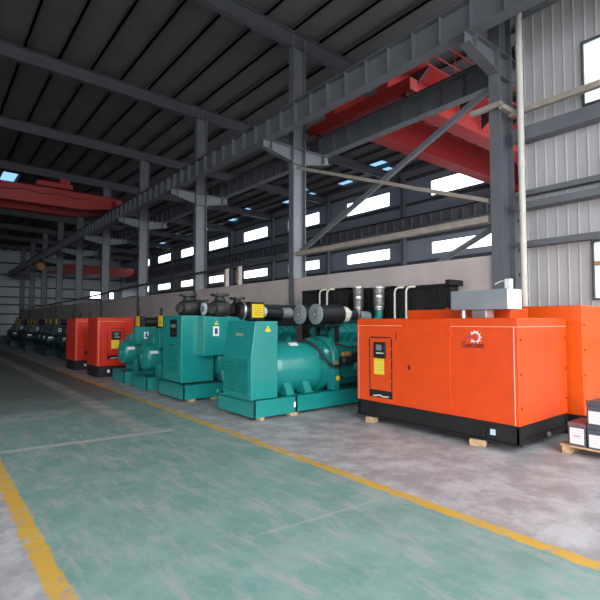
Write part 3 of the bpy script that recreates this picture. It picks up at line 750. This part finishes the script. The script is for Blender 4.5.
m = MB(); m.box(0.008, 0.018, -0.24, -0.02, 1.36, 1.40); m.build('reflection_bar', TAN, cab, smooth=False)  # tan bar paints in a reflection on the sloping front
warn_triangle(t1, 0.29, -0.566, 1.48, 0.06)
alternator(t1, 0.53, 1.78, 0.77, 0.465, 0.335)
engine(t1, 1.92, 3.2, 1.2, 0.40, 1.60)
MB().box(1.0, 1.18, -0.25, -0.17, 1.135, 1.20, Matrix.Rotation(math.radians(32), 3, 'X')).build('alternator_plate', WHITE, t1, smooth=False)
MB().tube([(1.30, -0.10, 1.23), (1.38, -0.22, 1.25), (1.48, -0.40, 1.14), (1.58, -0.53, 0.92), (1.72, -0.60, 0.78), (1.90, -0.62, 0.78), (2.0, -0.55, 0.80)], 0.026, 10).build('power_cable', RUB, t1)
MB().lathe([(0, 0.05), (0.006, 0.05)], (1.86, -0.585, 0.55), (0, -1, 0), 16).build('yellow_dot_label', YEL, t1)
MB().box(1.76, 1.90, -0.58, -0.40, 0.335, 0.72).build('engine_mount', TEAL, t1, bevel=0.006, smooth=False)
MB().box(1.80, 1.88, -0.585, -0.56, 0.76, 0.86).build('terminal_box', DRUMTAN, t1, bevel=0.006, smooth=False)
air_cleaner(t1, (1.47, -0.42, 1.735), 0.60, 0.182); air_cleaner(t1, (1.47, 0.05, 1.735), 0.60, 0.182)
MB().box(1.62, 2.02, -0.5, 0.15, 1.50, 1.545).build('filter_shelf', BLACK, t1, bevel=0.005, smooth=False)
m = MB()
for y in (-0.45, 0.10): m.box(1.93, 2.0, y-0.03, y+0.03, 1.2, 1.50)
m.each('shelf_post', BLACK, t1, smooth=False)
exhaust_stack(t1, 3.24, 0.20, 1.70, 2.41, 0); exhaust_stack(t1, 3.24, -0.39, 1.70, 2.35, 0)
radiator(t1, 3.42, -0.62, 0.46, 0.35, 2.34, 0.22, False)
for i, (x, y) in enumerate(((0.15, -0.55), (0.80, -0.56), (2.6, -0.5), (0.15, 0.55), (2.6, 0.5))):
    wood(4.13+x, Y1+y, 0.08 if i != 1 else 0.17, 0.12, 0.05, 'wood packer under the louvred teal generator, ' + ('front near corner', 'below the joint of its base', 'middle of the near rail', 'front far corner', 'middle of the far rail')[i], 0.1)

# ---- teal set with the tall cabinet
Y2 = 9.22
t2 = thing('open_generator', (4.0, Y2, 0), 'teal open generator with tall upright cabinet, black turbo outlets and a yellow sign', 'generator', GRP)
base_frame(t2, 0.0, 3.6, 1.25, 0.05, 0.34)
cab = MB().box(0.05, 0.78, -0.40, 0.53, 0.34, 1.725).build('control_cabinet', TEAL, t2, bevel=0.008, smooth=False)
MB().box(0.02, 0.82, -0.43, 0.56, 0.335, 0.36).build('cabinet_plinth', BLACK, cab, smooth=False)
pn = MB().box(0.035, 0.05, -0.20, 0.14, 1.28, 1.64).build('control_panel', BLACK, t2, bevel=0.008, smooth=False)
MB().box(0.028, 0.035, -0.13, 0.07, 1.47, 1.54).build('display', SCREEN, pn, smooth=False)
m = MB()
for i in range(3): m.lathe([(0, 0.022), (0.012, 0.018)], (0.035, -0.10+0.09*i, 1.36), (-1, 0, 0), 12)
m.each('switch_knob', IRON, pn)
louvres(cab, 0.05, -0.32, 0.25, 0.55, 1.0, 9, TEAL)
MB().box(0.044, 0.05, 0.05, 0.2, 1.10, 1.12).build('name_plate', BLACK, cab, smooth=False)
sb = MB().box(0.42, 1.45, -0.66, -0.40, 0.90, 1.70).build('side_box', TEAL, t2, bevel=0.008, smooth=False)
s = MB().box(0.62, 0.76, -0.664, -0.66, 1.30, 1.50).build('paper_label', WHITE, t2, smooth=False)
MB().box(0.66, 0.725, -0.667, -0.664, 1.34, 1.46).build('label_print', BLUEPRINT, s, smooth=False)
warn_triangle(t2, 0.70, -0.661, 1.575, 0.05)
alternator(t2, 0.85, 1.7, 0.78, 0.45, 0.34)
engine(t2, 1.85, 3.1, 1.2, 0.40, 1.55)
def turbo(root, x, y, z, s=1.0):
    a = MB().lathe([(0, 0.13*s), (0.03*s, 0.2*s), (0.10*s, 0.245*s), (0.20*s, 0.25*s), (0.29*s, 0.21*s), (0.34*s, 0.12*s), (0.40*s, 0.10*s), (0.44*s, 0.10*s)], (x, y, z), (0, 0, 1), 28).build('turbocharger', IRON, root)
    MB().lathe([(0, 0.10*s), (0.005, 0.20*s), (0.045*s, 0.20*s), (0.05*s, 0.09*s)], (x, y, z+0.43*s), (0, 0, 1), 28).build('outlet_flange', IRON, a)
    bolts([(x+0.16*s*math.cos(t), y+0.16*s*math.sin(t), z+0.475*s) for t in [math.pi*i/4 for i in range(8)]], (0, 0, 1), 0.016*s, 0.02).each('flange_bolt', IRON, a)
    MB().lathe([(0, 0.06*s), (0.05, 0.10*s), (0.12*s, 0.10*s), (0.13*s, 0.05*s)], (x-0.18*s, y-0.10*s, z+0.15*s), (-0.8, -0.5, 0.1), 18).build('turbo_cover', IRON, a)
turbo(t2, 0.55, 0.38, 1.726); turbo(t2, 0.85, -0.52, 1.702)
turbo(t2, 1.06, 0.72, 1.70, 0.85); turbo(t2, 1.40, -0.32, 1.70, 0.9)
air_cleaner(t2, (0.74, -0.03, 1.875), 0.35, 0.132, PALEDISC, False)
ac = MB().lathe([(0, 0.14), (0.05, 0.20), (0.08, 0.205), (0.38, 0.205), (0.40, 0.15)], (1.22, -0.62, 1.83), (1, 0, 0), 32).build('air_cleaner', BLACK, t2)
MB().lathe([(0, 0.205), (0.02, 0.215), (0.05, 0.21)], (1.29, -0.62, 1.83), (1, 0, 0), 32).build('steel_band', SILVER, ac)
MB().box(1.42, 1.78, -0.845, -0.45, 1.62, 2.02).build('filter_box', BLACK, ac, bevel=0.02, smooth=False)
yellow_sign(t2, 'y', 1.60, -0.845, 1.83, 0.30, 0.29)
MB().lathe([(0, 0.10), (0.02, 0.12), (0.14, 0.12), (0.16, 0.10)], (1.78, -0.62, 1.82), (1, 0, 0), 24).build('sleeve', WHITE, ac)
MB().tube([(1.93, -0.62, 1.82), (2.2, -0.62, 1.80), (2.40, -0.62, 1.80)], 0.105, 18).build('rubber_elbow', RUB, ac)
MB().lathe([(0, 0.10), (0.1, 0.125), (0.25, 0.125), (0.27, 0.08)], (2.40, -0.62, 1.80), (1, 0, 0), 20).build('turbo_inlet', DISC, ac)
MB().box(2.0, 3.2, -0.35, 0.35, 1.5, 2.0).build('air_cooler', BLACK, t2, bevel=0.03, smooth=False)
radiator(t2, 3.38, -1.80, -0.18, 0.42, 2.37, 0.22, True)
for i, (x, y) in enumerate(((0.2, -0.55), (0.72, -0.56), (2.8, -0.5), (0.2, 0.55), (2.8, 0.5))):
    wood(4.0+x, Y2+y, 0.14, 0.12, 0.05, 'wood packer under the tall-cabinet teal generator, ' + ('front near corner', 'below its cabinet rear', 'back of the near rail', 'front far corner', 'back of the far rail')[i], 0.05)

# ---- smaller open sets, alternator towards the aisle
def small_set(loc, label, group, m_=TEALD, zc=0.75, rad=0.31, sidebox=True, sign=True, white=True):
    r = thing('open_generator', loc, label, 'generator', group)
    base_frame(r, 0.0, 2.7, 0.92, 0.0, 0.30, m_)
    for i in range(2):
        for s_ in (-1, 1):
            m = MB(); xx = 0.38+0.40*i; yy = s_*rad*0.8
            m.prism([(yy-s_*0.10, 0.30), (yy+s_*0.12, 0.30), (yy, zc-rad*0.42), (yy-s_*0.12, zc-rad*0.6)], 'x', xx-0.05, xx+0.05)
            m.build('mounting_foot', m_, r, smooth=False)
    a = MB().lathe([(0, rad*0.50), (0.012, rad*0.55), (0.014, rad*0.72), (0.04, rad*0.90), (0.08, rad*0.97), (0.12, rad), (0.30, rad), (0.302, rad*1.05), (0.34, rad*1.05), (0.342, rad), (0.75, rad), (0.76, rad*1.12), (0.86, rad*1.12), (0.90, rad*0.9)], (0.05, 0, zc), (1, 0, 0), 36).build('alternator', m_, r)
    MB().box(0.14, 0.33, -rad*0.94-0.008, -rad*0.94+0.004, zc+rad*0.34-0.035, zc+rad*0.34+0.035, Matrix.Rotation(-math.radians(20), 3, 'X')).build('white_patch', WHITE, a, smooth=False)  # small white patch high on the near side of the barrel
    MB().lathe([(0, 0.06), (0.03, 0.05)], (0.05, 0, zc), (-1, 0, 0), 20).build('bearing_cap', m_, a)
    MB().box(0.25, 0.65, -0.2, 0.2, zc+rad-0.03, zc+rad+0.16).build('terminal_box', m_, a, bevel=0.015, smooth=False)
    if sidebox:
        b = MB().box(0.30, 0.95, -0.46, -0.16, zc+0.22, zc+0.68).build('control_box', m_, r, bevel=0.01, smooth=False)
        s = MB().box(0.52, 0.64, -0.464, -0.46, zc+0.36, zc+0.54).build('paper_label', WHITE, r, smooth=False)
        MB().box(0.56, 0.61, -0.467, -0.464, zc+0.40, zc+0.51).build('label_print', BLUEPRINT, s, smooth=False)
    engine(r, 1.10, 2.25, 0.95, 0.36, 1.40, m_, False)
    MB().lathe([(0, 0.10), (0.02, 0.13), (0.42, 0.13), (0.44, 0.08)], (0.72, 0.10, 1.58), (1, 0, 0), 22).build('air_cleaner', BLACK, r)
    MB().box(0.50, 0.72, -0.02, 0.24, 1.40, 1.74).build('filter_bracket', BLACK, r, bevel=0.01, smooth=False)
    MB().tube([(0.62, 0.24, 1.4), (0.62, 0.24, 1.95)], 0.035, 10).build('exhaust_pipe', BLACK, r)
    if sign: yellow_sign(r, 'x', 0.50, -0.03, 1.61, 0.27, 0.27)
    radiator(r, 2.35, -0.46, 0.46, 0.30, 1.60, 0.18, False)
    return r
small_set((4.05, 11.15, 0), 'medium teal open generator, first past the tall cabinet, round alternator end facing the aisle', GRP, TEALD, 0.75, 0.34)
small_set((4.05, 12.75, 0), 'medium teal open generator just in front of the red canopied generators', GRP, TEALD, 0.78, 0.32)

# ---- red canopied pair
for (y, D, L, lab) in ((14.0, 1.0, 2.2, 'red canopied generator with control door, nearer of the red pair'), (16.5, 1.2, 2.2, 'red canopied generator with bare side, further of the red pair')):
    r = canopy_gen('canopy_generator', (3.85, y, 0), 0, L, D, 1.715, 0.315, 0.03, RED, lab, 'red canopy generators', True, (0.30, 0.76, 0.62, 1.38))
    m = MB()
    for i in range(8): m.box(-0.012, 0.0, 0.2, D-0.2, 0.55+0.05*i, 0.56+0.05*i).box(-0.012, 0.0, 0.2, D-0.2, 1.1+0.05*i, 1.11+0.05*i)
    m.build('louvre', RED, r, smooth=False)
    MB().box(0.3, 0.36, -0.012, 0.02, 0.12, 0.20).build('small_label', WHITE, r, smooth=False)
    MB().box(0, L, 0.05, D-0.05, 0.0, 0.03).build('skid_runner', BLACK, r, smooth=False)

# ---- long row down the hall, shade painted in as a darker teal
proto = small_set((4.35, 18.9, 0), 'teal open generator with shade in its paint, first behind the red canopied pair', 'shade-painted generators at the far end of the hall', SHADETEAL, 0.75, 0.30, True, True)
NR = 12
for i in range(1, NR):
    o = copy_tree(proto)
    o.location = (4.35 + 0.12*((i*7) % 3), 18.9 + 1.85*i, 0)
    o['label'] = 'teal open generator with shade in its paint, %s in the far row counting from the red canopied pair' % (ORD + ['eleventh', 'twelfth'])[i]
proto['label'] = 'teal open generator with shade in its paint, first in the far row counting from the red canopied pair'

# ---- radiator units parked against the plaster wall
r = thing('radiator_unit', (7.42, 5.42, 0), 'tall black radiator with two pale pipes standing behind the orange generator', 'radiator')
f = radiator(r, 0.0, -0.62, 0.72, 0.02, 2.30, 0.24, True, (0.69, 0.90))
MB().box(-0.10, 0.34, -0.66, -0.56, 2.26, 2.36).build('end_bracket', BLACK, f, bevel=0.008, smooth=False)
m = MB().box(-0.25, 0.42, -0.60, -0.52, 0, 0.06).box(-0.25, 0.42, 0.60, 0.68, 0, 0.06); m.each('radiator_foot', BLACK, r, smooth=False)
